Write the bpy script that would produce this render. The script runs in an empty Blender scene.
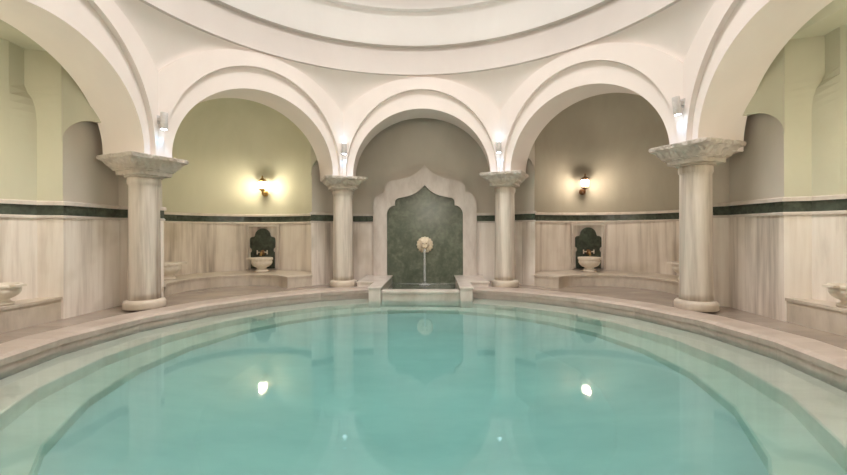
import bpy, bmesh, math, random
from mathutils import Vector, Matrix, noise
random.seed(4)
S = 4.5                       # metres per plan unit (distance from the centre of the hall to the columns)
PI = math.pi
rad = math.radians
sc = bpy.context.scene
C = sc.collection

# ------------------------------------------------------------------ helpers
class MB:
    """collects vertices and faces for ONE mesh object (plan units, scaled on build)"""
    def __init__(s): s.v = []; s.f = []; s.sm = []
    def face(s, pts, smooth=False):
        n = len(s.v); s.v += [tuple(p) for p in pts]; s.f.append(tuple(range(n, n + len(pts)))); s.sm.append(smooth)
    def grid(s, rows, closed=False, smooth=True, flip=False):
        n = len(s.v); w = len(rows[0])
        for r in rows: s.v += [tuple(p) for p in r]
        for i in range(len(rows) - 1):
            for j in range(w if closed else w - 1):
                k = (j + 1) % w
                q = (n + i*w + j, n + i*w + k, n + (i+1)*w + k, n + (i+1)*w + j)
                s.f.append(q[::-1] if flip else q); s.sm.append(smooth)
    def cap(s, ring, flip=False):
        n = len(s.v); s.v += [tuple(p) for p in ring]; q = tuple(range(n, n + len(ring)))
        s.f.append(q[::-1] if flip else q); s.sm.append(False)
    def box(s, c, h, M=None):
        P = [Vector((c[0]+i*h[0], c[1]+j*h[1], c[2]+k*h[2])) for i in (-1,1) for j in (-1,1) for k in (-1,1)]
        if M: P = [M @ p for p in P]
        n = len(s.v); s.v += [tuple(p) for p in P]
        for q in ((0,1,3,2),(4,6,7,5),(0,4,5,1),(2,3,7,6),(0,2,6,4),(1,5,7,3)):
            s.f.append(tuple(n+i for i in q)); s.sm.append(False)
    def lathe(s, prof, n=48, M=None, cap0=True, cap1=True, rmod=None):
        rows = []
        for k, (r, z) in enumerate(prof):
            row = []
            for i in range(n):
                a = 2*PI*i/n
                rr = r*(rmod(a, k/(len(prof)-1)) if rmod else 1)
                p = Vector((rr*math.cos(a), rr*math.sin(a), z)); row.append(M @ p if M else p)
            rows.append(row)
        s.grid(rows, closed=True)
        if cap0: s.cap(rows[0], flip=True)
        if cap1: s.cap(rows[-1])
    def prism(s, outline, d0, d1, M=None, holes=None):
        """outline in local x,z; extruded along local y from d0 to d1"""
        a = [Vector((x, d0, z)) for x, z in outline]; b = [Vector((x, d1, z)) for x, z in outline]
        if M: a = [M @ p for p in a]; b = [M @ p for p in b]
        n = len(s.v); N = len(a); s.v += [tuple(p) for p in a + b]
        for i in range(N):
            j = (i+1) % N
            s.f.append((n+i, n+j, n+N+j, n+N+i)); s.sm.append(False)
        s.f.append(tuple(range(n+N-1, n-1, -1))); s.sm.append(False)
        s.f.append(tuple(range(n+N, n+2*N))); s.sm.append(False)
    def ringprism(s, outer, inner, d0, d1, M=None):
        """frame between two outlines of equal length"""
        N = len(outer)
        def P(o, d):
            q = [Vector((x, d, z)) for x, z in o]
            return [M @ p for p in q] if M else q
        R = [P(outer, d0), P(inner, d0), P(inner, d1), P(outer, d1)]
        n = len(s.v)
        for r in R: s.v += [tuple(p) for p in r]
        for k in range(4):
            k2 = (k+1) % 4
            for i in range(N):
                j = (i+1) % N
                s.f.append((n+k*N+i, n+k*N+j, n+k2*N+j, n+k2*N+i)); s.sm.append(False)
    def tube(s, pts, r, n=12, M=None):
        pts = [Vector(p) for p in pts]
        rows = []
        for i, p in enumerate(pts):
            d = (pts[min(i+1, len(pts)-1)] - pts[max(i-1, 0)]).normalized()
            q = d.to_track_quat('Z', 'Y')
            rr = r[i] if isinstance(r, (list, tuple)) else r
            row = [p + q @ Vector((rr*math.cos(2*PI*j/n), rr*math.sin(2*PI*j/n), 0)) for j in range(n)]
            rows.append([M @ x for x in row] if M else row)
        s.grid(rows, closed=True); s.cap(rows[0], True); s.cap(rows[-1])
    def sphere(s, c, r, n=16, m=10, M=None):
        r = r if isinstance(r, (tuple, list)) else (r, r, r)
        rows = []
        for i in range(m+1):
            th = PI*i/m
            row = []
            for j in range(n):
                a = 2*PI*j/n
                st = max(math.sin(th), 1e-3)
                p = Vector((c[0]+r[0]*st*math.cos(a), c[1]+r[1]*st*math.sin(a), c[2]-r[2]*math.cos(th)))
                row.append(M @ p if M else p)
            rows.append(row)
        s.grid(rows, closed=True)
    def build(s, name, mat, parent=None, origin=None, recalc=True, bevel=0, merge=1e-5):
        me = bpy.data.meshes.new(name)
        o0 = Vector(origin)*S if origin is not None else Vector((0, 0, 0))
        me.from_pydata([Vector(v)*S - o0 for v in s.v], [], s.f)
        for p, k in zip(me.polygons, s.sm): p.use_smooth = k
        bm = bmesh.new(); bm.from_mesh(me)
        bmesh.ops.remove_doubles(bm, verts=bm.verts, dist=merge*S)
        if recalc: bmesh.ops.recalc_face_normals(bm, faces=bm.faces)
        bm.to_mesh(me); bm.free()
        me.materials.append(mat)
        ob = bpy.data.objects.new(name, me); C.objects.link(ob)
        ob.location = o0
        if parent:
            ob.parent = parent
            q, w0 = parent, Vector((0, 0, 0))
            while q: w0 = w0 + q.location; q = q.parent
            ob.location = o0 - w0
        if bevel:
            b = ob.modifiers.new('bevel', 'BEVEL'); b.width = bevel*S; b.segments = 2; b.limit_method = 'ANGLE'; b.angle_limit = rad(50)
        return ob

def thing(name, label, cat, loc, group=None):
    o = bpy.data.objects.new(name, None); C.objects.link(o)
    o.location = Vector(loc)*S; o.empty_display_size = .1
    o['label'] = label; o['category'] = cat
    if group: o['group'] = group
    return o
def tag(o, label, cat, group=None, kind=None):
    o['label'] = label; o['category'] = cat
    if group: o['group'] = group
    if kind: o['kind'] = kind
    return o
def split(o):
    e = o.modifiers.new('edges', 'EDGE_SPLIT'); e.split_angle = rad(32); return o
def struct(o): o['kind'] = 'structure'; return o

def bay(b, a, t, z):
    B = rad(b); s_, c_ = math.sin(B), math.cos(B)
    return Vector((a*s_ + t*c_, a*c_ - t*s_, z))
def frame(b, a, t, na, nt, z=0):
    """matrix: local x along the wall (viewer's right when facing it), local y INTO the wall, z up; (na,nt) outward normal in bay terms pointing into the wall"""
    p = bay(b, a, t, z); d = (bay(b, na, nt, 0)).normalized()
    x = Vector((d.y, -d.x, 0))
    return Matrix(((x.x, d.x, 0, p.x), (x.y, d.y, 0, p.y), (0, 0, 1, p.z), (0, 0, 0, 1)))

# ------------------------------------------------------------------ materials
def newmat(name):
    m = bpy.data.materials.new(name); m.use_nodes = True
    nt = m.node_tree; nt.nodes.clear()
    out = nt.nodes.new('ShaderNodeOutputMaterial'); b = nt.nodes.new('ShaderNodeBsdfPrincipled')
    nt.links.new(b.outputs[0], out.inputs[0])
    return m, nt, b, out
def N(nt, kind, **kw):
    n = nt.nodes.new(kind)
    for k, v in kw.items():
        if k in n.inputs: n.inputs[k].default_value = v
        else: setattr(n, k, v)
    return n
def ramp(nt, stops):
    r = nt.nodes.new('ShaderNodeValToRGB'); e = r.color_ramp.elements
    while len(e) < len(stops): e.new(.5)
    for i, (p, c) in enumerate(stops): e[i].position = p; e[i].color = (*c, 1)
    return r
def streaked(name, stops, scale=(1, 1, 1), nscale=4, detail=6, rough=.4, distort=.6, bump=.05, stain=None, spec=.5, rot=(0,0,0), fine=.35, gain=1.0):
    """veined stone: noise stretched by the mapping scale, plus a finer set of streaks"""
    m, nt, b, out = newmat(name); L = nt.links
    tc = N(nt, 'ShaderNodeTexCoord'); mp = N(nt, 'ShaderNodeMapping'); mp.inputs['Scale'].default_value = scale; mp.inputs['Rotation'].default_value = rot
    L.new(tc.outputs['Object'], mp.inputs[0])
    at = N(nt, 'ShaderNodeAttribute', attribute_name='panel')
    n1 = N(nt, 'ShaderNodeTexNoise', noise_dimensions='4D', Scale=nscale, Detail=detail, Roughness=.55, Distortion=distort)
    L.new(mp.outputs[0], n1.inputs['Vector'])
    mu = N(nt, 'ShaderNodeMath', operation='MULTIPLY'); mu.inputs[1].default_value = 37.; L.new(at.outputs['Fac'], mu.inputs[0]); L.new(mu.outputs[0], n1.inputs['W'])
    n2 = N(nt, 'ShaderNodeTexNoise', Scale=nscale*4.5, Detail=4, Roughness=.6, Distortion=.3); L.new(mp.outputs[0], n2.inputs['Vector'])
    mx = N(nt, 'ShaderNodeMix', data_type='FLOAT'); mx.inputs[0].default_value = fine
    L.new(n1.outputs['Fac'], mx.inputs[2]); L.new(n2.outputs['Fac'], mx.inputs[3])
    ad = N(nt, 'ShaderNodeMath', operation='MULTIPLY_ADD'); ad.inputs[1].default_value = .10; L.new(at.outputs['Fac'], ad.inputs[0]); L.new(mx.outputs[0], ad.inputs[2])
    r = ramp(nt, [(p, tuple(min(.9, x*gain) for x in c)) for p, c in stops]); L.new(ad.outputs[0], r.inputs[0])
    col = r.outputs[0]
    if stain:
        n3 = N(nt, 'ShaderNodeTexNoise', Scale=1.1, Detail=3, Roughness=.5); L.new(tc.outputs['Object'], n3.inputs['Vector'])
        mr = N(nt, 'ShaderNodeMapRange'); mr.inputs[1].default_value = .52; mr.inputs[2].default_value = .75; mr.inputs[4].default_value = .65
        L.new(n3.outputs['Fac'], mr.inputs[0])
        mc = N(nt, 'ShaderNodeMix', data_type='RGBA'); mc.inputs[7].default_value = (*stain, 1)
        L.new(mr.outputs[0], mc.inputs[0]); L.new(col, mc.inputs[6]); col = mc.outputs[2]
    L.new(col, b.inputs['Base Color'])
    b.inputs['Roughness'].default_value = rough; b.inputs['Specular IOR Level'].default_value = spec
    if bump:
        bp = N(nt, 'ShaderNodeBump', Strength=bump, Distance=.02); L.new(mx.outputs[0], bp.inputs['Height']); L.new(bp.outputs[0], b.inputs['Normal'])
    return m
def plaster(name, c0, c1, rough=.85, scale=1.6, bump=.06, spec=.25, streak=(1, 1, .45)):
    m, nt, b, out = newmat(name); L = nt.links
    tc = N(nt, 'ShaderNodeTexCoord'); mp = N(nt, 'ShaderNodeMapping'); mp.inputs['Scale'].default_value = streak; L.new(tc.outputs['Object'], mp.inputs[0])
    n = N(nt, 'ShaderNodeTexNoise', Scale=scale, Detail=7, Roughness=.6, Distortion=.4); L.new(mp.outputs[0], n.inputs['Vector'])
    r = ramp(nt, [(.3, c0), (.7, c1)]); L.new(n.outputs['Fac'], r.inputs[0]); L.new(r.outputs[0], b.inputs['Base Color'])
    n2 = N(nt, 'ShaderNodeTexNoise', Scale=14, Detail=5); L.new(tc.outputs['Object'], n2.inputs['Vector'])
    bp = N(nt, 'ShaderNodeBump', Strength=bump, Distance=.02); L.new(n2.outputs['Fac'], bp.inputs['Height']); L.new(bp.outputs[0], b.inputs['Normal'])
    b.inputs['Roughness'].default_value = rough; b.inputs['Specular IOR Level'].default_value = spec
    return m
def plain(name, col, rough=.4, metal=0, emit=None, es=0):
    m, nt, b, out = newmat(name)
    tc = N(nt, 'ShaderNodeTexCoord'); n = N(nt, 'ShaderNodeTexNoise', Scale=25, Detail=3); nt.links.new(tc.outputs['Object'], n.inputs['Vector'])
    r = ramp(nt, [(.3, tuple(x*.85 for x in col)), (.7, col)]); nt.links.new(n.outputs['Fac'], r.inputs[0]); nt.links.new(r.outputs[0], b.inputs['Base Color'])
    b.inputs['Roughness'].default_value = rough; b.inputs['Metallic'].default_value = metal
    if emit: b.inputs['Emission Color'].default_value = (*emit, 1); b.inputs['Emission Strength'].default_value = es
    return m

M_white = plaster('white_plaster', (.785, .72, .675), (.845, .775, .73), scale=.9)
M_dome = plaster('dome_plaster', (.82, .80, .785), (.87, .85, .835), scale=.9)
M_pend = plaster('pendentive_plaster', (.79, .735, .695), (.83, .775, .735), scale=.9)
M_sage = plaster('sage_plaster', (.51, .50, .38), (.60, .585, .465), scale=.8)
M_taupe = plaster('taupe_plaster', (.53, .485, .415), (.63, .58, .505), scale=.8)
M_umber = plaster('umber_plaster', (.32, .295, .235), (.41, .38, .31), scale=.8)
M_dado = streaked('dado_marble', gain=1.2, stops=[(.38, (.31, .262, .225)), (.46, (.52, .46, .405)), (.53, (.66, .60, .54)), (.64, (.76, .70, .645))], scale=(1, 1, .07), nscale=2.2, rough=.35, bump=.02, stain=(.47, .40, .31), fine=.3)
M_bench = streaked('bench_marble', gain=1.12, stops=[(.32, (.36, .31, .26)), (.5, (.50, .44, .37)), (.7, (.60, .54, .46))], scale=(1.2, 1.2, .35), nscale=2.2, rough=.4, bump=.02, stain=(.50, .42, .31))
M_floor = streaked('floor_marble', gain=1.1, stops=[(.3, (.20, .162, .13)), (.5, (.275, .23, .193)), (.72, (.36, .31, .268))], scale=(.5, 1.6, 1), nscale=1.6, rough=.22, bump=.01, stain=(.45, .38, .29))
M_coping = streaked('coping_marble', gain=1.16, stops=[(.3, (.29, .237, .20)), (.5, (.38, .32, .278)), (.72, (.47, .405, .36))], scale=(.5, 2.2, 1), nscale=2, rough=.3, bump=.01)
M_step = streaked('pool_marble', gain=1.2, stops=[(.3, (.56, .49, .42)), (.5, (.66, .585, .515)), (.72, (.73, .655, .585))], scale=(.5, 1.5, 1), nscale=1.2, rough=.4, bump=.0)
M_pool = streaked('pool_floor_tile', gain=1.18, stops=[(.3, (.55, .50, .48)), (.5, (.63, .565, .54)), (.72, (.71, .63, .60))], scale=(.5, 1.2, 1), nscale=.9, rough=.45, bump=0)
M_shaft = streaked('column_marble', gain=1.12, stops=[(.36, (.27, .22, .18)), (.45, (.43, .375, .32)), (.53, (.55, .49, .425)), (.64, (.66, .60, .535))], scale=(2.6, 2.6, .16), nscale=2.0, rough=.45, bump=.06, stain=(.50, .37, .22), fine=.22)
M_frame = streaked('surround_marble', [(.36, (.50, .44, .385)), (.5, (.62, .56, .505)), (.64, (.70, .645, .59))], scale=(1, 1, .4), nscale=2.2, rough=.28, bump=.01)
M_green = streaked('green_marble', gain=1.12, stops=[(.30, (.050, .064, .044)), (.48, (.090, .110, .076)), (.62, (.145, .165, .118)), (.80, (.22, .235, .175))], scale=(1, 1, 1), nscale=3.2, detail=9, rough=.22, distort=1.4, bump=.01)
M_darkgreen = streaked('dark_green_marble', [(.34, (.022, .030, .022)), (.48, (.045, .058, .043)), (.60, (.07, .088, .066)), (.74, (.11, .13, .10))], scale=(1, 1, 1), nscale=4, detail=9, rough=.25, distort=1.4, bump=.01)
M_bowl = streaked('bowl_marble', [(.3, (.60, .53, .43)), (.5, (.74, .67, .57)), (.72, (.82, .77, .68))], nscale=5, rough=.4, bump=.04)
M_bronze = plain('bronze', (.22, .12, .06), .4, .7)
M_brass = plain('brass', (.48, .32, .12), .35, .8)
M_grey = plain('grey_metal', (.62, .60, .58), .45, 0)
M_lion = streaked('lion_marble', [(.3, (.62, .50, .34)), (.5, (.76, .65, .48)), (.72, (.84, .76, .62))], nscale=6, rough=.45, bump=.05)

# carved, weathered capitals
M_cap = streaked('capital_marble', [(.30, (.40, .345, .285)), (.48, (.57, .515, .455)), (.62, (.66, .61, .55)), (.78, (.73, .68, .62))], scale=(1, 1, 1.6), nscale=3, rough=.6, bump=.0, stain=(.55, .43, .28))
def add_carving(m, scale=16, strength=.5):
    nt = m.node_tree; b = next(n for n in nt.nodes if n.type == 'BSDF_PRINCIPLED')
    tc = N(nt, 'ShaderNodeTexCoord'); v = N(nt, 'ShaderNodeTexVoronoi', Scale=scale); v.feature = 'SMOOTH_F1'; nt.links.new(tc.outputs['Object'], v.inputs['Vector'])
    n = N(nt, 'ShaderNodeTexNoise', Scale=9, Detail=5); nt.links.new(tc.outputs['Object'], n.inputs['Vector'])
    ad = N(nt, 'ShaderNodeMath', operation='ADD'); nt.links.new(v.outputs['Distance'], ad.inputs[0]); nt.links.new(n.outputs['Fac'], ad.inputs[1])
    bp = N(nt, 'ShaderNodeBump', Strength=strength, Distance=.05); nt.links.new(ad.outputs[0], bp.inputs['Height']); nt.links.new(bp.outputs[0], b.inputs['Normal'])
add_carving(M_cap, 15, .8)

def water_mat(name, absorb, density, rough=.03, bump=.02):
    m = bpy.data.materials.new(name); m.use_nodes = True; nt = m.node_tree; nt.nodes.clear(); L = nt.links
    out = N(nt, 'ShaderNodeOutputMaterial'); gl = N(nt, 'ShaderNodeBsdfGlass', IOR=1.333); gl.inputs['Roughness'].default_value = rough
    tc = N(nt, 'ShaderNodeTexCoord'); mp = N(nt, 'ShaderNodeMapping'); mp.inputs['Scale'].default_value = (1, .6, 1); L.new(tc.outputs['Object'], mp.inputs[0])
    n = N(nt, 'ShaderNodeTexNoise', Scale=1.6, Detail=3); L.new(mp.outputs[0], n.inputs['Vector'])
    bp = N(nt, 'ShaderNodeBump', Strength=bump, Distance=.1); L.new(n.outputs['Fac'], bp.inputs['Height']); L.new(bp.outputs[0], gl.inputs['Normal'])
    L.new(gl.outputs[0], out.inputs['Surface'])
    if density:
        va = N(nt, 'ShaderNodeVolumeAbsorption'); va.inputs['Color'].default_value = (*absorb, 1); va.inputs['Density'].default_value = density
        L.new(va.outputs[0], out.inputs['Volume'])
    return m
M_water = water_mat('turquoise_water', (.42, .87, .87), .72, .045)
M_basinwater = water_mat('basin_water', (.4, .8, .75), .5)

AF, AS, AB = .864, .881, 1.036
# ------------------------------------------------------------------ outer walls (eight bays)
ZB = (.306, .315, .345, .358)      # band of green marble with its two mouldings
A0 = 1.07                          # plane of the piers
TC = A0*math.tan(rad(22.5))
def ell(t0, t1, n, ca=1.12, sa=.43, st=.39):
    th0, th1 = math.asin(t0/st), math.asin(t1/st)
    return [(ca + sa*math.cos(th0 + (th1-th0)*i/n), st*math.sin(th0 + (th1-th0)*i/n)) for i in range(n+1)]
HA, SA = .310, .39
APSE = [(A0, -HA), (1.12, -SA)] + ell(-.3899, .3899, 40) + [(1.12, SA), (A0, HA)]
HN = .228
NICHE = [(A0, -HN), (1.126, -.204), (1.150, -.150), (1.165, -.11), (1.185, 0), (1.165, .11), (1.150, .150), (1.126, .204), (A0, HN)]
NICHE_UP = [(A0, -HN), (1.160, -.200), (1.1525, -.150), (1.165, -.11), (1.185, 0), (1.165, .11), (1.1525, .150), (1.160, .200), (A0, HN)]
BACK = [(A0, -.40), (1.18, -.40), (1.18, .40), (A0, .40)]
def off(path, d):
    """path moved d towards the hall"""
    out = []
    for i, p in enumerate(path):
        a, b = path[max(i-1, 0)], path[min(i+1, len(path)-1)]
        n = Vector((0, 0))
        for q, r in ((a, p), (p, b)):
            v = Vector((r[0]-q[0], r[1]-q[1]))
            if v.length > 1e-9: v.normalize(); n += Vector((-v.y, v.x))
        # plan normal pointing to smaller a
        n = n.normalized() if n.length > 1e-9 else Vector((-1, 0))
        out.append((p[0] + n.x*d, p[1] + n.y*d))
    return out
NAMES = {0: 'back', 45: 'back_right', -45: 'back_left', 90: 'right', -90: 'left', 135: 'front_right', -135: 'front_left', 180: 'front'}
def bay_path(b):
    if b == 0: return BACK
    if b in (90, -90): return NICHE
    return APSE
def set_panels(o, width, k0=0):
    me = o.data; at = me.attributes.new('panel', 'FLOAT', 'FACE')
    rnd = random.Random(k0)
    lut = {}
    for p in me.polygons:
        c = p.center + o.location
        k = int(math.floor((math.atan2(c.x, c.y)/ (2*PI))*width))
        if k not in lut: lut[k] = rnd.random()
        at.data[p.index].value = lut[k]
    return o
def subdiv(path, step=.06):
    out = [path[0]]
    for p, q in zip(path, path[1:]):
        n = max(1, int(math.hypot(q[0]-p[0], q[1]-p[1])/step))
        out += [(p[0]+(q[0]-p[0])*i/n, p[1]+(q[1]-p[1])*i/n) for i in range(1, n+1)]
    return out
for b, nm in NAMES.items():
    core = bay_path(b)
    full = [(A0, -TC)] + core + [(A0, TC)]
    up = MB()
    top = 1.10
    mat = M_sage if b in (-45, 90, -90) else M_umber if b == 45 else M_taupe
    half = core[-1][1]
    pf = MB()
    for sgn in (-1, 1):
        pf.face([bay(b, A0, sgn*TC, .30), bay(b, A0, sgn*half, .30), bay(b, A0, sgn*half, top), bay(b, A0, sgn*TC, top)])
    struct(pf.build('wall_piers_' + nm, M_taupe, recalc=False))  # taupe on the pier faces puts their weaker lamplight into the colour
    if b == 0:
        up.grid([[bay(b, a, t, z) for a, t in core] for z in (.30, top)], smooth=False)
    elif b in (90, -90):
        rows = []
        for i in range(25):
            z = .30 + (.81-.30)*i/24
            w = min(max((z-.585)/.10, 0), 1); w = 1 - math.sqrt(max(0, 1 - w*w))
            rows.append([bay(b, p[0]+(q[0]-p[0])*w, p[1]+(q[1]-p[1])*w, z) for p, q in zip(NICHE, NICHE_UP)])
        up.grid(rows, smooth=False)
        up.face([bay(b, AB-.002, -.30, .832)] + [bay(b, a, t, .81) for a, t in [(A0, -.30)] + NICHE_UP[1:-1] + [(A0, .30)]] + [bay(b, AB-.002, .30, .832)])
        up.face([bay(b, A0, -half, .81), bay(b, A0, half, .81), bay(b, A0, half, top), bay(b, A0, -half, top)])
    else:
        Z0, RH = .70, .36
        el = core[2:-2] if True else core
        rows = [[bay(b, a, t, z) for a, t in el] for z in (.30, .5, Z0)]
        for i in range(1, 17):
            th = PI/2*i/16
            k = math.cos(th)
            rows.append([bay(b, A0 + (a-A0)*k, t*k, Z0 + RH*math.sin(th)) for a, t in el])
        up.grid(rows, smooth=True)
        # reveals between pier edge and apse
        for sgn in (-1, 1):
            up.face([bay(b, A0, sgn*HA, .30), bay(b, 1.12, sgn*SA, .30), bay(b, 1.12, sgn*SA, Z0), bay(b, A0, sgn*HA, Z0)])
            # spandrel of the opening above the spring
        pts = [(HA*math.cos(PI*i/24), Z0 + RH*math.sin(PI*i/24)) for i in range(25)]
        for (t0, z0), (t1, z1) in zip(pts, pts[1:]):
            up.face([bay(b, A0, t0, z0), bay(b, A0, t1, z1), bay(b, A0, t1, top), bay(b, A0, t0, top)])
            up.face([bay(b, A0, t0, z0), bay(b, A0, t1, z1), bay(b, A0+.05, t1*SA/HA, z1), bay(b, A0+.05, t0*SA/HA, z0)])
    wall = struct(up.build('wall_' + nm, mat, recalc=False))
    # dado of marble panels
    dpath = subdiv(full)
    d = MB(); d.grid([[bay(b, a, t, z) for a, t in off(dpath, .004)] for z in (-.02, ZB[0])], smooth=False)
    d.grid([[bay(b, a, t, ZB[0]) for a, t in off(dpath, q)] for q in (.004, -.01)], smooth=False)
    od = struct(d.build('dado_wall_' + nm, M_dado, recalc=False)); set_panels(od, 56, b)
    # mouldings and green band
    fine = off(full, 0)
    mo = MB()
    for z0, z1, dd in ((ZB[0], ZB[1], .010), (ZB[2], ZB[3], .014)):
        mo.grid([[bay(b, a, t, z) for a, t in off(full, q)] for z, q in ((z0, 0), (z0, dd), (z1-.003, dd), (z1, dd-.004), (z1, -.005))], smooth=False)
    struct(mo.build('trim_moulding_' + nm, M_frame, recalc=False))
    gb = MB(); gp = subdiv(full, .05)
    gb.grid([[bay(b, a, t, z) for a, t in off(gp, .006)] for z in (ZB[1], ZB[2])], smooth=False)
    og = struct(gb.build('trim_band_' + nm, M_darkgreen, recalc=False)); set_panels(og, 70, b+500)

# little arches tying the piers to the columns
for b, nm in ((0, 'back'), (45, 'back_right'), (-45, 'back_left'), (90, 'right'), (-90, 'left')):
    half = bay_path(b)[-1][1]
    m = MB()
    for sgn in (-1, 1):
        P0 = Vector((A0 + .002, sgn*(half - .002))); P1 = Vector((.985, sgn*.375))
        ln = (P1 - P0).length; d = (P1 - P0)/ln; n = Vector((-d.y, d.x))
        if n.y*sgn > 0: n = -n
        zs, R = .535, .085
        for side in (0, .018):
            pts = [P0 + d*(ln*i/24) + n*side*-1 for i in range(25)]
            for i in range(24):
                u0, u1 = i/24*2 - 1, (i+1)/24*2 - 1
                za, zb_ = zs + R*math.sqrt(max(0, 1-u0*u0)), zs + R*math.sqrt(max(0, 1-u1*u1))
                m.face([bay(b, *pts[i], za), bay(b, *pts[i+1], zb_), bay(b, *pts[i+1], 1.06), bay(b, *pts[i], 1.06)])
        for i in range(24):
            u0, u1 = i/24*2 - 1, (i+1)/24*2 - 1
            za, zb_ = zs + R*math.sqrt(max(0, 1-u0*u0)), zs + R*math.sqrt(max(0, 1-u1*u1))
            a_, b_ = P0 + d*(ln*i/24), P0 + d*(ln*(i+1)/24)
            m.face([bay(b, *a_, za), bay(b, *b_, zb_), bay(b, *(b_ - n*.018), zb_), bay(b, *(a_ - n*.018), za)])
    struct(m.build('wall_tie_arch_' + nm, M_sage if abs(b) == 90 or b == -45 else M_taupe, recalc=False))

# slab over the walk between arcade and outer wall
m = MB()
ringi = [(.99/math.cos(rad(22.5))*math.sin(rad(22.5+45*k)), .99/math.cos(rad(22.5))*math.cos(rad(22.5+45*k))) for k in range(8)]
ringo = [(1.12/math.cos(rad(22.5))*math.sin(rad(22.5+45*k)), 1.12/math.cos(rad(22.5))*math.cos(rad(22.5+45*k))) for k in range(8)]
for z in (1.085, 1.115): m.grid([[(x, y, z) for x, y in ringi], [(x, y, z) for x, y in ringo]], closed=True, smooth=False)
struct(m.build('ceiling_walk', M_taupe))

# ------------------------------------------------------------------ arcade
AF, AS, AB = .864, .881, 1.036
ZS = .512
COLS = {-67.5: ('near_left', .446, .515), -22.5: ('far_left', .455, .513), 22.5: ('far_right', .463, .528), 67.5: ('near_right', .4715, .541)}
WI, BI, ZI = .315, .302, .524        # inner order
WO, BO = .345, .386                  # outer order
WBD, BBD = .46, .44                  # edge of the flush band round the arch
ZR = .975
def ez(t, w, bb, zs=ZI): return zs + bb*math.sqrt(max(0, 1 - (t/w)**2))
def arch_pts(w, bb, n=48): return [(w*math.cos(PI*i/n), ZI + bb*math.sin(PI*i/n)) for i in range(n+1)]
TF, TS, TB = AF*math.tan(rad(22.5)), AS*math.tan(rad(22.5)), AB*math.tan(rad(22.5))
def tz(zmin, t):  return min(ez(t, WBD, BBD), ZR)
pend = MB()
for b, nm in NAMES.items():
    m = MB()
    o_ = arch_pts(WO, BO, 64); i_ = arch_pts(WI, .280 if b == -90 else BI, 64)
    o_ = [(WO, ZS)] + o_ + [(-WO, ZS)]; i_ = [(WI, ZS)] + i_ + [(-WI, ZS)]
    # front face: between outer arch and band edge
    for (t0, z0), (t1, z1) in zip(o_, o_[1:]):
        m.face([bay(b, AF, t0, z0), bay(b, AF, t1, z1), bay(b, AF, t1, tz(0, t1)), bay(b, AF, t0, tz(0, t0))])
    for sgn in (-1, 1):
        K = 4
        for k in range(K):
            t0, t1 = WO + (TF-WO)*k/K, WO + (TF-WO)*(k+1)/K
            m.face([bay(b, AF, sgn*t0, ZS), bay(b, AF, sgn*t1, ZS), bay(b, AF, sgn*t1, tz(0, t1)), bay(b, AF, sgn*t0, tz(0, t0))])
    # lip at the band edge
    tt = [-TF + 2*TF*k/64 for k in range(65)]
    m.grid([[bay(b, AF + q, t*(AF+q)/AF, tz(0, t)) for t in tt] for q in (0, .03)], smooth=False)
    # reveal of the outer order, ring face, soffit of the inner order, back face
    def strip(A, ya, B_, yb, sm): m.grid([[bay(b, ya, t, z) for t, z in A], [bay(b, yb, t, z) for t, z in B_]], smooth=sm)
    strip(o_, AF, o_, AS, True); 
    k_ = .335/WI; ib = [(t*k_, z) for t, z in i_]
    strip(i_, AS, ib, AB, True)
    for k in range(len(o_)-1): m.face([bay(b, AS, *o_[k]), bay(b, AS, *o_[k+1]), bay(b, AS, *i_[k+1]), bay(b, AS, *i_[k])])
    for (t0, z0), (t1, z1) in zip(ib, ib[1:]):
        m.face([bay(b, AB, t0, z0), bay(b, AB, t1, z1), bay(b, AB, t1, 1.10), bay(b, AB, t0, 1.10)])
    for sgn in (-1, 1):
        m.face([bay(b, AB, sgn*WI*k_, ZS), bay(b, AB, sgn*TB, ZS), bay(b, AB, sgn*TB, 1.10), bay(b, AB, sgn*WI*k_, 1.10)])
        # underside of the springer
        m.face([bay(b, AS, sgn*WI, ZS), bay(b, AB, sgn*WI*k_, ZS), bay(b, AB, sgn*TB, ZS), bay(b, AS, sgn*TS, ZS)])
        m.face([bay(b, AF, sgn*WO, ZS), bay(b, AS, sgn*WO, ZS), bay(b, AS, sgn*TS, ZS), bay(b, AF, sgn*TF, ZS)])
    struct(split(m.build('wall_arcade_' + nm, M_white, recalc=False)))
    # pendentive triangles
    for sgn in (-1, 1):
        rows = []
        for i in range(25):
            f = i/24; t = .001 + (TF-.001)*f
            ph = math.atan2(t, AF)
            row = []
            for j in range(13):
                g = j/12
                z0, z1 = tz(0, t) - .01, ZR + .004
                rp, rc = AF/math.cos(ph) + .014, AF + .014
                r_ = rp + (rc-rp)*(g**1.5); z = z0 + (z1-z0)*g
                row.append(bay(b, r_*math.cos(ph), sgn*r_*math.sin(ph), z))
            rows.append(row)
        pend.grid(rows, smooth=True, flip=sgn < 0)
struct(pend.build('wall_pendentives', M_pend, recalc=False))
# piers that carry the arcade behind the viewer
for k in (112.5, 157.5, -157.5, -112.5):
    m = MB(); M = Matrix.Rotation(-rad(k), 4, 'Z')
    m.box((0, .945, ZS/2 - .01), (.055, .07, ZS/2 + .012), M)
    struct(m.build('wall_pier', M_shaft))

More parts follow.
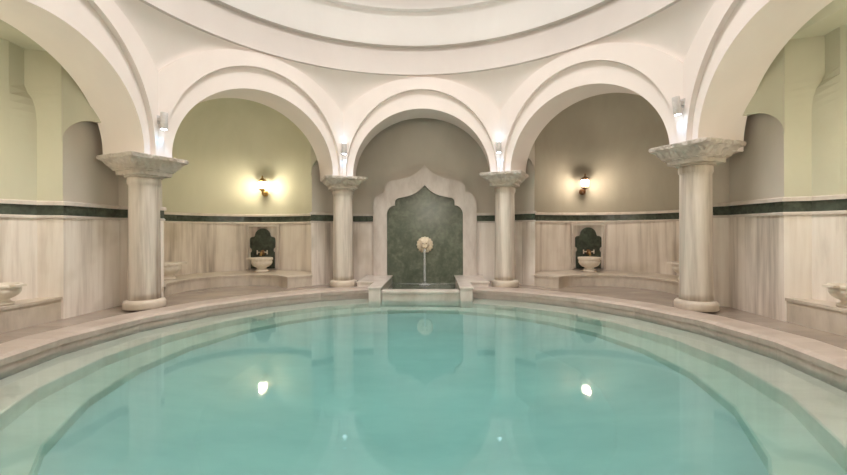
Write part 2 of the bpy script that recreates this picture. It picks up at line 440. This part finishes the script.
# ------------------------------------------------------------------ dome
def revolve(prof, n=128):
    m = MB(); m.grid([[(r*math.sin(2*PI*i/n), r*math.cos(2*PI*i/n), z) for i in range(n)] for r, z in prof], closed=True); return m
def arc_prof(*pts): return list(pts)
m = MB()
def revseg(prof, smooth=True, n=128):
    m.grid([[(r*math.sin(2*PI*i/n), r*math.cos(2*PI*i/n), z) for i in range(n)] for r, z in prof], closed=True, smooth=smooth)
revseg([(.95, ZR), (AF, ZR)], False)
revseg([(AF, ZR), (.871, 1.01), (.881, 1.06), (.892, 1.108)])
revseg([(.892, 1.108), (.872, 1.110)], False)
M_corn = plaster('cornice_plaster', (.62, .575, .54), (.67, .625, .59), scale=.9)
struct(split(m.build('ceiling_cornice', M_corn, recalc=False)))
m = MB()
revseg([(.872, 1.110), (.870, 1.116), (.868, 1.17), (.866, 1.22), (.868, 1.262)])
revseg([(.868, 1.262), (.846, 1.264)], False)
revseg([(.846, 1.264), (.846, 1.275)]); revseg([(.846, 1.275), (.91, 1.275)], False)
struct(split(m.build('ceiling_drum', M_dome, recalc=False)))
m = MB()
revseg([(.91*math.cos(PI/2*i/24), 1.275 + .62*math.sin(PI/2*i/24)) for i in range(24)] + [(.001, 1.895)])
struct(m.build('ceiling_dome', M_dome, recalc=False))

# ------------------------------------------------------------------ deck and pool
NP = 24
GAP = rad(12.2)
def ring_angles():
    return [GAP] + [rad(15*i) for i in range(1, 24)] + [2*PI - GAP]
def opoly(r, z):
    out = []
    for ph in ring_angles():
        k = ph % rad(15); rr = r*math.cos(rad(7.5))/math.cos(k - rad(7.5))
        out.append((rr*math.sin(ph), rr*math.cos(ph), z))
    return out
def poly(r, z, rot=0): return [(r*math.sin(2*PI*i/NP + rot), r*math.cos(2*PI*i/NP + rot), z) for i in range(NP)]
RC, RP = .95, .853
m = MB()
m.grid([opoly(RC, 0), opoly(RC*1.12, 0), opoly(1.46, 0)], smooth=False)
struct(m.build('floor', M_floor, recalc=False))
m = MB()
g = .0035
m.grid([opoly(RC, .0), opoly(RC, .006), opoly(RC-.004, .008), opoly(RP+.012, .008), opoly(RP, .002), opoly(RP+.002, -.012), opoly(RP+.006, -.013), opoly(RP+.006, -.09)], smooth=False)
o = struct(m.build('trim_pool_coping', M_coping, recalc=False)); set_panels(o, 24, 9)
m = MB()
m.grid([poly(RP+.008, -.084), poly(.751, -.084), poly(.747, -.088), poly(.747, -.168), poly(.664, -.168), poly(.660, -.172), poly(.660, -.235)], closed=True, smooth=False)
struct(m.build('floor_pool_steps', M_step, recalc=False))
m = MB(); m.grid([poly(.660, -.215), poly(.45, -.262), poly(.2, -.282)], closed=True, smooth=False); m.cap(poly(.2, -.282))
struct(m.build('floor_pool', M_pool, recalc=False))
m = MB()
wp = poly(RP+.012, 0)
zt, zb = -.026, -.33
m.cap([(x, y, zt) for x, y, _ in wp]); m.cap([(x, y, zb) for x, y, _ in wp], True)
m.grid([[(x, y, zb) for x, y, _ in wp], [(x, y, zt) for x, y, _ in wp]], closed=True, smooth=False)
tag(m.build('pool_water', M_water), 'still turquoise water filling the round marble pool', 'water', kind='stuff')

# ------------------------------------------------------------------ columns
def sq(r, n, k, N_=64, rot=0):
    out = []
    for i in range(N_):
        a = 2*PI*i/N_ + PI/4
        c_, s_ = math.cos(a), math.sin(a)
        d = (abs(c_)**n + abs(s_)**n)**(-1/n)
        out.append((r*d*c_, r*d*s_))
    return out
def make_column(ang, label, zs, zt, seed, dx, asc):
    cx, cy = math.sin(rad(ang)) + dx, math.cos(rad(ang))
    t = thing('column', label, 'column', (cx, cy, .004), 'marble columns round the pool')
    T = Matrix.Translation((cx, cy, 0)) @ Matrix.Rotation(-rad(ang), 4, 'Z')
    m = MB(); z0 = .006
    m.lathe([(.058, z0), (.0615, z0+.001), (.0625, z0+.004), (.0625, z0+.019), (.061, z0+.024), (.057, z0+.028), (.052, z0+.030), (.049, z0+.0305)], 56, T)
    split(m.build('base', M_bench, t, (cx, cy, 0)))
    m = MB()
    prof = [(.0485, z0+.03), (.0475, .06)] + [(.0475 - .0028*k/10, .06 + (zs-.03-.06)*k/10) for k in range(1, 11)]
    prof += [(.0455, zs-.024), (.0485, zs-.021), (.0490, zs-.012), (.0488, zs-.004), (.047, zs)]
    m.lathe(prof, 56, T)
    m.build('shaft', M_shaft, t, (cx, cy, 0))
    H = zt - zs
    m = MB(); rows = []
    prof = [(.046, 2.2, 0), (.0495, 3, .01), (.0515, 3, .04), (.0515, 3, .09), (.060, 8, .10), (.0615, 9, .115), (.0625, 9, .30), (.0685, 10, .315), (.0695, 10, .37), (.074, 11, .40), (.0775, 11, .50), (.085, 12, .64), (.094, 12, .77), (.0985, 13, .80), (.1005, 13, .82), (.1025, 13, .97), (.101, 13, 1.0)]
    prof = [(r*(asc if f > .35 else 1), n, f) for r, n, f in prof]
    pr = []
    for p, q in zip(prof, prof[1:]):
        for k in range(4): pr.append(tuple(p[i] + (q[i]-p[i])*k/4 for i in range(3)))
    pr.append(prof[-1])
    for r, n, f in pr:
        row = []
        for x, y in sq(r, n, 0, 192):
            p = Vector((x, y, zs + H*f))
            d = noise.noise((x*60+seed*7, y*60, p.z*60))*.0016 + noise.noise((x*14+seed*3, y*14, p.z*14))*.0018
            corner = max(0, min(abs(x), abs(y))/max(r, 1e-6) - .8)*5
            chip = max(0, noise.noise((x*9+seed*5, y*9+2, p.z*6)))*corner*.022
            # carved row of dimples on the flare
            aa = (x if abs(x) < abs(y) else y)
            carve = (.0036*math.cos(aa*2*PI/.023))*max(0, 1-abs(f-.60)*6) + .0022*math.cos(aa*2*PI/.0155)*max(0, 1-abs(f-.90)*14) if f > .42 else 0
            k = 1 + (d - chip + carve)/max(r, .01)
            row.append(T @ Vector((x*k, y*k, p.z + d*.3)))
        rows.append(row)
    m.grid(rows, closed=True); m.cap(rows[0], True); m.cap(rows[-1])
    split(m.build('capital', M_cap, t, (cx, cy, 0)))
    return t
LAB = {-67.5: 'large marble column in the left foreground under the biggest left arch',
       -22.5: 'marble column just left of the central lion fountain, streaked yellow on its shaft',
       22.5: 'pale marble column just right of the central lion fountain',
       67.5: 'large marble column in the right foreground with dentil-carved capital'}
for i, (ang, (nm, zs, zt)) in enumerate(COLS.items()): make_column(ang, LAB[ang], zs, zt, i, (-.007, .011, .005, -.006)[i], (.97, .94, .94, .985)[i])

# ------------------------------------------------------------------ spotlights above the capitals
SPOT = {-67.5: (.605, .660, 'grey cylindrical spotlight above the left foreground column, shining down', 0),
        -22.5: (.613, .660, 'small grey up-and-down spotlight above the column left of the fountain', 1),
        22.5: (.613, .660, 'small grey up-and-down spotlight above the column right of the fountain', 1),
        67.5: (.634, .690, 'tilted grey spotlight on a bracket above the right foreground column', 0)}
M_led = plain('led_lens', (.9, .95, 1), .3, 0, (.72, .86, 1), 14)
for ang, (z0, z1, lab, both) in SPOT.items():
    rr = .905
    cx, cy = rr*math.sin(rad(ang)), rr*math.cos(rad(ang))
    t = thing('spotlight', lab, 'spotlight', (cx, cy, z0), 'spotlights above the capitals')
    tilt = rad(9 if ang == 67.5 else 2)
    T = Matrix.Translation((cx, cy, (z0+z1)/2)) @ Matrix.Rotation(-rad(ang), 4, 'Z') @ Matrix.Rotation(tilt, 4, 'X') 
    h = (z1-z0)/2; r = .0112
    m = MB(); m.lathe([(r*.9, -h), (r, -h+.002), (r, h-.002), (r*.9, h)], 28, T); hs = m.build('housing', M_grey, t, (cx, cy, z0))
    m = MB(); m.box((0, .022, .006), (.005, .016, .006), T); m.box((0, .031, .006), (.010, .003, .014), T); m.build('bracket', M_grey, t, (cx, cy, z0), bevel=.0008)
    m = MB(); m.lathe([(r*.75, -h-.0015), (r*.75, -h+.001)], 24, T); m.build('lens', M_led, hs, (cx, cy, z0))
    if both:
        m = MB(); m.lathe([(r*.75, h-.001), (r*.75, h+.0015)], 24, T); m.build('lens', M_led, hs, (cx, cy, z0))
    for k in ((-1, 1) if both else (-1,)):
        ld = bpy.data.lights.new('spot', 'SPOT'); ld.energy = (3.0 if k < 0 else 1.0); ld.color = (.25, .58, 1); ld.spot_size = rad(80); ld.spot_blend = .7; ld.shadow_soft_size = .02
        lo = bpy.data.objects.new('spotlight_beam', ld); C.objects.link(lo)
        lo.location = (T @ Vector((0, .004, k*(h+.004))))*S
        lo.rotation_euler = (rad(0 if k < 0 else 180) + (rad(14) if k < 0 else rad(-14)), 0, -rad(ang))

# ------------------------------------------------------------------ benches
def bench(b, front, back, label, zt=.054):
    t = thing('stone_bench', label, 'bench', bay(b, A0+.1, 0, 0), 'stone benches along the wall')
    org = bay(b, A0+.1, 0, 0)
    m = MB(); m.grid([[bay(b, a, q, z) for a, q in front] for z in (0, zt-.006)], smooth=False)
    n = len(front)
    m.build('riser', M_bench, t, org, recalc=False)
    m = MB(); f2 = off(front, .004)
    m.grid([[bay(b, a, q, zt-.008) for a, q in off(front, -.02)], [bay(b, a, q, zt-.008) for a, q in f2], [bay(b, a, q, zt) for a, q in f2]], smooth=False)
    m.grid([[bay(b, a, q, zt) for a, q in f2], [bay(b, a, q, zt) for a, q in back]], smooth=False)
    m.build('seat_slab', M_bench, t, org, recalc=False)
    return t
def curve_front():
    pts = [(A0-.008, .306), (A0-.008, .182)]
    th0 = math.acos(.235/.24)
    pts += [(1.095 + .235*math.sin(th0 + (PI-.02-th0)*i/30), -.055 + .24*math.cos(th0 + (PI-.02-th0)*i/30)) for i in range(31)]
    pts += [(A0-.008, -.306)]
    return pts[::-1]
    return pts
CF = curve_front()
def apse_back(n):
    # points on the apse wall matching the front ones
    out = []
    for i in range(n):
        th = -PI/2 + PI*i/(n-1)
        out.append((1.12 + .422*math.cos(th), .382*math.sin(th)))
    return out
for b, lab in ((-45, 'curved stone bench in the left alcove under the brighter wall lantern'), (45, 'curved stone bench in the right alcove under the bronze wall lantern')):
    front = CF if b < 0 else [(a, -t) for a, t in reversed(CF)]
    bench(b, front, apse_back(len(front)), lab)
for b, lab in ((-90, 'straight stone bench at the left edge of the photo'), (90, 'straight stone bench at the right edge of the photo')):
    fr = [(A0+.002, -.224 + .448*i/8) for i in range(9)]
    bk = [(A0+.05+.05*math.cos(PI/2*(i-4)/4*.98), -.224 + .448*i/8) for i in range(9)]
    bench(b, fr, bk, lab, .068)

# ------------------------------------------------------------------ marble wash basins, wall taps
def basin(px, py, z, rotz, label, sc_=1.0, lug=(1,), flutes=14, mat=None):
    o = (px, py, z)
    t = thing('marble_basin', label, 'basin', o, 'marble wash basins')
    T = Matrix.Translation(o) @ Matrix.Rotation(rotz, 4, 'Z') @ Matrix.Scale(sc_, 4)
    m = MB(); m.lathe([(.030, 0), (.033, .002), (.033, .007), (.029, .010), (.023, .014), (.022, .019), (.026, .024)], 36, T)
    m.build('foot', mat or M_bowl, t, o)
    m = MB()
    fl = lambda a, k: 1 + (.035*abs(math.sin(a*flutes/2)) - .02 if .12 < k < .52 else 0)
    m.lathe([(.022, .021), (.034, .026), (.045, .035), (.0515, .046), (.0525, .053), (.050, .058), (.0535, .061), (.0555, .064), (.0555, .072), (.054, .074), (.049, .074), (.046, .066), (.040, .048), (.026, .036), (.002, .033)], 84, T, rmod=fl)
    m.build('bowl', mat or M_bowl, t, o)
    for s_ in lug:
        m = MB(); m.box((s_*.060, 0, .0695), (.014, .020, .0045), T); m.build('lug', mat or M_bowl, t, o, bevel=.001)
    return t
def arc(cx, cz, r, a0, a1, n=10): return [(cx + r*math.cos(rad(a0+(a1-a0)*i/n)), cz + r*math.sin(rad(a0+(a1-a0)*i/n))) for i in range(n+1)]
def half_outline(pts):
    """pts on the right half from bottom to top; mirrored"""
    return pts + [(-x, z) for x, z in reversed(pts) if abs(x) > 1e-6]
def backplate(b, a, tt, na, nt, label, w=.087):
    M = frame(b, a, tt, na, nt)
    p = M @ Vector((0, 0, .065))
    t = thing('tap_backplate', label, 'backplate', p, 'green marble backplates behind the basins')
    m = MB(); zt = .302
    outer = [(-w, .062), (w, .062), (w, zt), (-w, zt)]; q = .012
    inner = [(-w+q, .062), (w-q, .062), (w-q, zt-q), (-w+q, zt-q)]
    m.ringprism(outer, inner, -.022, .05, M)
    m.build('frame', M_frame, t, p)
    m = MB(); m.prism(inner, -.003, .05, M); m.build('panel', M_dado, t, p)
    pts = [(.063, .064), (.063, .150)] + arc(.071, .163, .015, -120, -220, 6) + [(.066, .178), (.066, .220)] + arc(.054, .222, .012, 0, 90, 4) + [(.044, .236)] + arc(0, .240, .040, 4, 90, 10)
    m = MB(); m.prism(half_outline(pts), -.018, .0, M); m.build('green_slab', M_darkgreen, t, p)
    return t, M
def tap(M, z, label, y=-.012):
    p = M @ Vector((0, y, z))
    t = thing('wall_tap', label, 'tap', p, 'wall taps over the basins')
    T = M @ Matrix.Translation((0, y, z))
    R = T @ Matrix.Rotation(PI/2, 4, 'X')
    m = MB(); m.lathe([(.020, -.004), (.020, .002), (.016, .005), (.010, .008), (.009, .018), (.011, .020), (.006, .024)], 28, R); m.build('rosette', M_bronze, t, p)
    m = MB(); m.tube([(0, -.014, 0), (0, -.026, -.001), (0, -.034, -.007), (0, -.036, -.017)], [.006, .006, .0055, .006], 14, T); m.build('spout', M_brass, t, p)
    for s_ in (-1, 1):
        m = MB(); m.tube([(s_*.010, -.010, .002), (s_*.023, -.012, .002)], .0032, 10, T)
        m.box((s_*.026, -.012, .002), (.0025, .0025, .011), T); m.build('handle', M_bowl, t, p)
    return t
def wall_pt(t, ca=1.12, sa=.43, st=.39):
    a = ca + sa*math.sqrt(1 - (t/st)**2)
    n = Vector(((a-ca)/sa**2, t/st**2)).normalized()
    return a, n.x, n.y
# the two that show beside the fountain
for b, tt, lab in ((-45, .232, 'framed green marble backplate below the left wall lantern'), (45, -.232, 'framed green marble backplate below the right wall lantern')):
    a, na, nt = wall_pt(tt)
    _, M = backplate(b, a, tt, na, nt, lab)
    tap(M, .150, 'bronze wall tap over the %s' % ('shell-fluted basin left of the fountain' if b < 0 else 'ornate white basin right of the fountain'))
    P = M @ Vector((.020 if b < 0 else -.016, -.095, 0))
    basin(P.x, P.y, .054, 0, 'fluted cream basin on the left alcove bench below the lit lantern' if b < 0 else 'carved white basin on the right alcove bench below the bronze lantern', 1.0, (-1,) if b < 0 else (), 14 if b < 0 else 9)
for b, tt, lab in ((-45, -.232, 'cream basin half hidden behind the left foreground column'), (45, .232, 'basin mostly hidden behind the right foreground column')):
    a, na, nt = wall_pt(tt)
    M = frame(b, a, tt, na, nt)
    P = M @ Vector((-.085 if b < 0 else .10, -.088, 0))
    basin(P.x, P.y, .054, rad(40 if b < 0 else -40), lab, 1.0, (1,) if b < 0 else (-1,), 12)
for b, lab in ((-90, 'cream basin cut off by the left edge of the photo'), (90, 'cream basin cut off by the right edge of the photo')):
    P = bay(b, 1.108, .088 if b < 0 else -.082, 0)
    basin(P.x, P.y, .068, 0, lab, .76, (1,) if b < 0 else (-1,), 12)
    backplate(b, 1.184, 0, 1, 0, 'framed backplate at the %s edge of the photo' % ('left' if b < 0 else 'right'), .107)

# ------------------------------------------------------------------ wall lanterns
def lantern(b, tt, z, label, metal, energy, col, glass_e):
    a, na, nt = wall_pt(tt)
    M = frame(b, a, tt, na, nt)
    p = M @ Vector((0, -.01, z))
    t = thing('wall_lantern', label, 'lantern', p, 'wall lanterns in the alcoves')
    T = M @ Matrix.Translation((0, 0, z)) @ Matrix.Scale(1.18, 4)
    m = MB(); m.lathe([(.014, 0), (.014, .004), (.009, .008)], 20, T @ Matrix.Translation((0, 0, -.018)) @ Matrix.Rotation(PI/2, 4, 'X'))
    m.tube([(0, -.004, -.018), (0, -.02, -.026), (0, -.036, -.024), (0, -.04, -.014), (0, -.04, -.006)], .0035, 10, T); m.build('bracket', metal, t, p)
    L = T @ Matrix.Translation((0, -.04, 0))
    m = MB(); m.lathe([(.004, -.012), (.013, -.006), (.016, -.002), (.016, .001)], 6, L); m.build('base', metal, t, p)
    m = MB(); m.lathe([(.014, .001), (.018, .031)], 6, L)
    gl_ = m.build('glass', plain('lamp_glass_%d' % b, (1, .9, .7), .4, 0, col, glass_e), t, p)
    m = MB()
    for k in range(6):
        q = 2*PI*k/6
        m.tube([(.0145*math.cos(q), .0145*math.sin(q), .001), (.0185*math.cos(q), .0185*math.sin(q), .031)], .0009, 6, L)
    m.build('bars', metal, gl_, p)
    m = MB(); m.lathe([(.022, .030), (.0225, .032), (.013, .042), (.006, .047), (.003, .050), (.0045, .054), (.001, .060)], 6, L); m.build('cap', metal, t, p)
    ld = bpy.data.lights.new('lantern_or_fill', 'POINT'); ld.energy = energy; ld.color = col; ld.shadow_soft_size = .05
    lo = bpy.data.objects.new('lantern_or_fill', ld); C.objects.link(lo); lo.location = (L @ Vector((0, -.028, .016)))*S
lantern(-45, .24, .492, 'brightly glowing wall lantern above the fluted basin in the left alcove', M_brass, 29, (1, .88, .66), 40)
lantern(45, -.252, .490, 'dark bronze wall lantern above the carved basin in the right alcove', M_bronze, 35, (1, .84, .68), 26)

# ------------------------------------------------------------------ central fountain
AW = 1.18
FX = .008
FM = frame(0, AW, FX, 1, 0)
def ogee(w, zs, s1, s2, c, tip):
    """half outline: side w up to zs; rounded shoulder to s1; notch; second shoulder to s2; ogee curve c... tip"""
    pts = [(w, -.05 if w < .25 else -.052), (w, zs)]
    r = w - s1[0]
    pts += [(s1[0] + r*math.cos(PI/2*i/8), zs + (s1[1]-zs)*math.sin(PI/2*i/8)) for i in range(1, 9)]
    pts += [(s1[0], s2[2])]
    r2 = s1[0] - s2[0]
    pts += [(s2[0] + r2*math.cos(PI/2*i/6), s2[2] + (s2[1]-s2[2])*math.sin(PI/2*i/6)) for i in range(1, 7)]
    for i in range(1, 13):
        f = i/12
        # S-curve: convex then concave up to the point
        x = s2[0]*(1-f); z = s2[1] + (tip - s2[1])*(.30*f + .70*f**3.0 if True else f)
        pts.append((x, z))
    return half_outline(pts)
OUT = ogee(.272, .405, (.213, .468), (.150, .532, .492), 0, .612)
INN = ogee(.200, .352, (.157, .398), (.128, .440, .418), 0, .506)
t = thing('fountain_surround', 'tall ogee-arched marble surround of the central wall fountain', 'fountain', (0, AW, .03))
m = MB(); m.ringprism(OUT, INN, -.036, .02, FM); m.build('frame', M_frame, t, (0, AW, .03))
m = MB(); m.prism(INN, -.018, .02, FM); m.build('green_slab', M_green, t, (0, AW, .03))
# lion head
LZ = .191
AL = AW-.019
p = (FX, AL, LZ)
t = thing('lion_head', 'cream marble lion head spout on the green slab', 'spout', p)
T = Matrix.Translation((FX, AL, LZ)); R = T @ Matrix.Rotation(PI/2, 4, 'X')
m = MB(); m.lathe([(.041, 0), (.043, .004), (.041, .009), (.034, .013), (.026, .016), (.001, .018)], 96, R, rmod=lambda a, k: 1 + .05*math.cos(a*16)*(1 if k < .7 else 0))
m.build('mane', M_lion, t, p)
m = MB(); m.sphere((0, -.018, .002), (.023, .018, .025), 24, 16, T); m.sphere((0, -.034, -.008), (.013, .011, .010), 18, 12, T)
m.sphere((-.006, -.041, -.010), (.007, .007, .007), 14, 10, T); m.sphere((.006, -.041, -.010), (.007, .007, .007), 14, 10, T)
m.sphere((0, -.043, -.003), (.005, .005, .004), 12, 8, T); m.sphere((0, -.036, .006), (.0045, .010, .010), 12, 8, T)
m.sphere((-.017, -.014, .022), (.007, .005, .008), 12, 8, T); m.sphere((.017, -.014, .022), (.007, .005, .008), 12, 8, T)
m.sphere((-.009, -.031, .012), (.007, .006, .003), 12, 8, T); m.sphere((.009, -.031, .012), (.007, .006, .003), 12, 8, T)
fc = m.build('face', M_lion, t, p)
for s_ in (-1, 1):
    m = MB(); m.sphere((s_*.009, -.033, .008), .003, 12, 8, T); m.build('eye', M_bronze, fc, p)
m = MB(); m.lathe([(.005, 0), (.0062, .004), (.0062, .012), (.0045, .014)], 16, T @ Matrix.Translation((0, -.034, -.017)) @ Matrix.Rotation(PI/2, 4, 'X')); m.build('mouth_pipe', M_brass, fc, p)
# falling water
def stream_mat():
    m_, nt, bb, out = newmat('falling_water')
    bb.inputs['Base Color'].default_value = (.75, .78, .76, 1); bb.inputs['Roughness'].default_value = .15
    tr = N(nt, 'ShaderNodeBsdfTransparent'); mix = N(nt, 'ShaderNodeMixShader')
    tc = N(nt, 'ShaderNodeTexCoord'); mp = N(nt, 'ShaderNodeMapping'); mp.inputs['Scale'].default_value = (30, 30, 1.5); nt.links.new(tc.outputs['Object'], mp.inputs[0])
    n = N(nt, 'ShaderNodeTexNoise', Scale=2, Detail=3); nt.links.new(mp.outputs[0], n.inputs['Vector'])
    mr = N(nt, 'ShaderNodeMapRange'); mr.inputs[1].default_value = .3; mr.inputs[2].default_value = .75; mr.inputs[3].default_value = .15; mr.inputs[4].default_value = .5; nt.links.new(n.outputs['Fac'], mr.inputs[0])
    nt.links.new(mr.outputs[0], mix.inputs[0]); nt.links.new(tr.outputs[0], mix.inputs[1]); nt.links.new(bb.outputs[0], mix.inputs[2]); nt.links.new(mix.outputs[0], out.inputs[0])
    return m_
M_stream = stream_mat()
ZW = -.012                                  # water in the fountain basin
m = MB()
pts = [(FX, AW-.070, LZ-.017), (FX, AW-.074, LZ-.022), (FX, AW-.077, LZ-.04), (FX, AW-.080, LZ-.09), (FX, AW-.083, ZW+.02), (FX, AW-.083, ZW)]
m.tube(pts, [.0055, .0062, .0062, .0058, .0064, .010], 16)
m.lathe([(.030, ZW+.0005), (.026, ZW+.003), (.018, ZW+.006), (.010, ZW+.010), (.004, ZW+.012)], 24, Matrix.Translation((FX, AW-.083, 0)), rmod=lambda a, k: 1+.12*math.sin(a*7))
tag(m.build('falling_water', M_stream, None, (FX, AW-.08, ZW)), 'thin stream of water falling from the lion head into the basin', 'water', kind='stuff')
# ledges, posts and sill of the basin that runs out into the pool
ZL = .030
for s_, lab in ((-1, 'low L-shaped marble ledge left of the fountain basin'), (1, 'low L-shaped marble ledge right of the fountain basin')):
    t = thing('fountain_ledge', lab, 'ledge', (s_*.19, .95, 0), 'ledges beside the fountain basin')
    org = (s_*.19, .95, 0)
    m = MB()
    ow = .298 if s_ < 0 else .306
    o1 = [(.166, .705), (.216, .705), (.216, .885), (ow, .885), (ow, 1.172), (.166, 1.172)]
    m.grid([[(s_*x, y, z) for x, y in o1] for z in (-.165, ZL-.006)], closed=True, smooth=False)
    m.build('body', M_frame, t, org)
    m = MB(); g = .004
    o2 = [(.166-g, .705-g), (.216+g, .705-g), (.216+g, .885-g), (ow+g, .885-g), (ow+g, 1.172), (.166-g, 1.172)]
    m.grid([[(s_*x, y, z) for x, y in o2] for z in (ZL-.006, ZL)], closed=True, smooth=False)
    m.cap([(s_*x, y, ZL) for x, y in o2]); m.cap([(s_*x, y, ZL-.006) for x, y in o2], True)
    m.build('top_slab', M_frame, t, org, bevel=.0012)
t = thing('fountain_sill', 'marble sill between the two posts in front of the fountain basin', 'sill', (0, .74, -.03))
m = MB(); m.box((0, .745, -.082), (.1655, .018, .083)); m.build('body', M_frame, t, (0, .74, -.03))
m = MB(); m.box((0, .742, .008), (.1655, .024, .006)); m.build('top_slab', M_frame, t, (0, .74, -.03), bevel=.002)
m = MB(); m.face([(-.166, .763, -.0245), (.166, .763, -.0245), (.166, AW, -.0245), (-.166, AW, -.0245)]); struct(m.build('floor_fountain_basin', M_green, recalc=False))
m = MB(); m.box((0, (.764+1.16)/2, (ZW-.0235)/2), (.1655, (1.16-.764)/2, (ZW+.0235)/2)); tag(m.build('basin_water', M_basinwater), 'dark still water in the fountain basin behind the sill', 'water', kind='stuff')

# ------------------------------------------------------------------ light
def area(name, loc, size, energy, col, rot=(0, 0, 0), shape='DISK'):
    ld = bpy.data.lights.new(name, 'AREA'); ld.shape = shape; ld.size = size*S; ld.energy = energy; ld.color = col
    o = bpy.data.objects.new(name, ld); C.objects.link(o); o.location = Vector(loc)*S; o.rotation_euler = rot
    return o
dl = area('dome_lamp', (0, 0, 1.84), .8, 365, (1, .945, .925)); dl.data.spread = rad(113)
# LED strip lying on the ledge of the drum, shining up into the dome
M_strip = plain('led_strip', (1, .95, .9), .5, 0, (1, .95, .90), .6)
m = MB(); n = 96
m.grid([[(r*math.sin(2*PI*i/n), r*math.cos(2*PI*i/n), z) for i in range(n)] for r, z in ((.875, 1.277), (.885, 1.277), (.885, 1.281), (.875, 1.281), (.875, 1.277))], closed=True, smooth=False)
struct(m.build('ceiling_light_strip', M_strip))
# lamps in the side bays, outside the frame
for b in (90, -90):
    ld = bpy.data.lights.new('lantern_or_fill', 'POINT'); ld.energy = 25; ld.color = (1, .90, .72); ld.shadow_soft_size = .06
    lo = bpy.data.objects.new('lantern_or_fill', ld); C.objects.link(lo); lo.location = bay(b, 1.08, .07 if b > 0 else -.07, .49)*S
for b in (135, -135, 180):  # added fill lamps in the unseen rear bays, lighting the hall frontally
    ld = bpy.data.lights.new('lantern_or_fill', 'POINT'); ld.energy = 125; ld.color = (1, .92, .84); ld.shadow_soft_size = .06
    lo = bpy.data.objects.new('lantern_or_fill', ld); C.objects.link(lo); lo.location = bay(b, 1.38, 0, .49)*S
w = bpy.data.worlds.new('world'); sc.world = w; w.use_nodes = True
w.node_tree.nodes['Background'].inputs[0].default_value = (1, .93, .85, 1); w.node_tree.nodes['Background'].inputs[1].default_value = .3

# ------------------------------------------------------------------ camera
cd = bpy.data.cameras.new('camera'); cam = bpy.data.objects.new('camera', cd); C.objects.link(cam)
cd.sensor_width = 36; cd.lens = 36*401.4/847; cd.shift_y = -6.5/847
cd.clip_start = .02
cam.matrix_world = Matrix.Translation(Vector((.0627, -.961, .2637))*S) @ Matrix.Rotation(.0292, 4, 'Z') @ Matrix.Rotation(PI/2, 4, 'X') @ Matrix.Rotation(-.0034, 4, 'Z')
sc.camera = cam
vs = sc.view_settings; vs.view_transform = 'Standard'; vs.look = 'None'; vs.gamma = 1; vs.use_curve_mapping = False; vs.exposure = 0
sc.cycles.use_denoising = True
sc.cycles.max_bounces = 14; sc.cycles.diffuse_bounces = 8; sc.cycles.glossy_bounces = 4; sc.cycles.transparent_max_bounces = 12
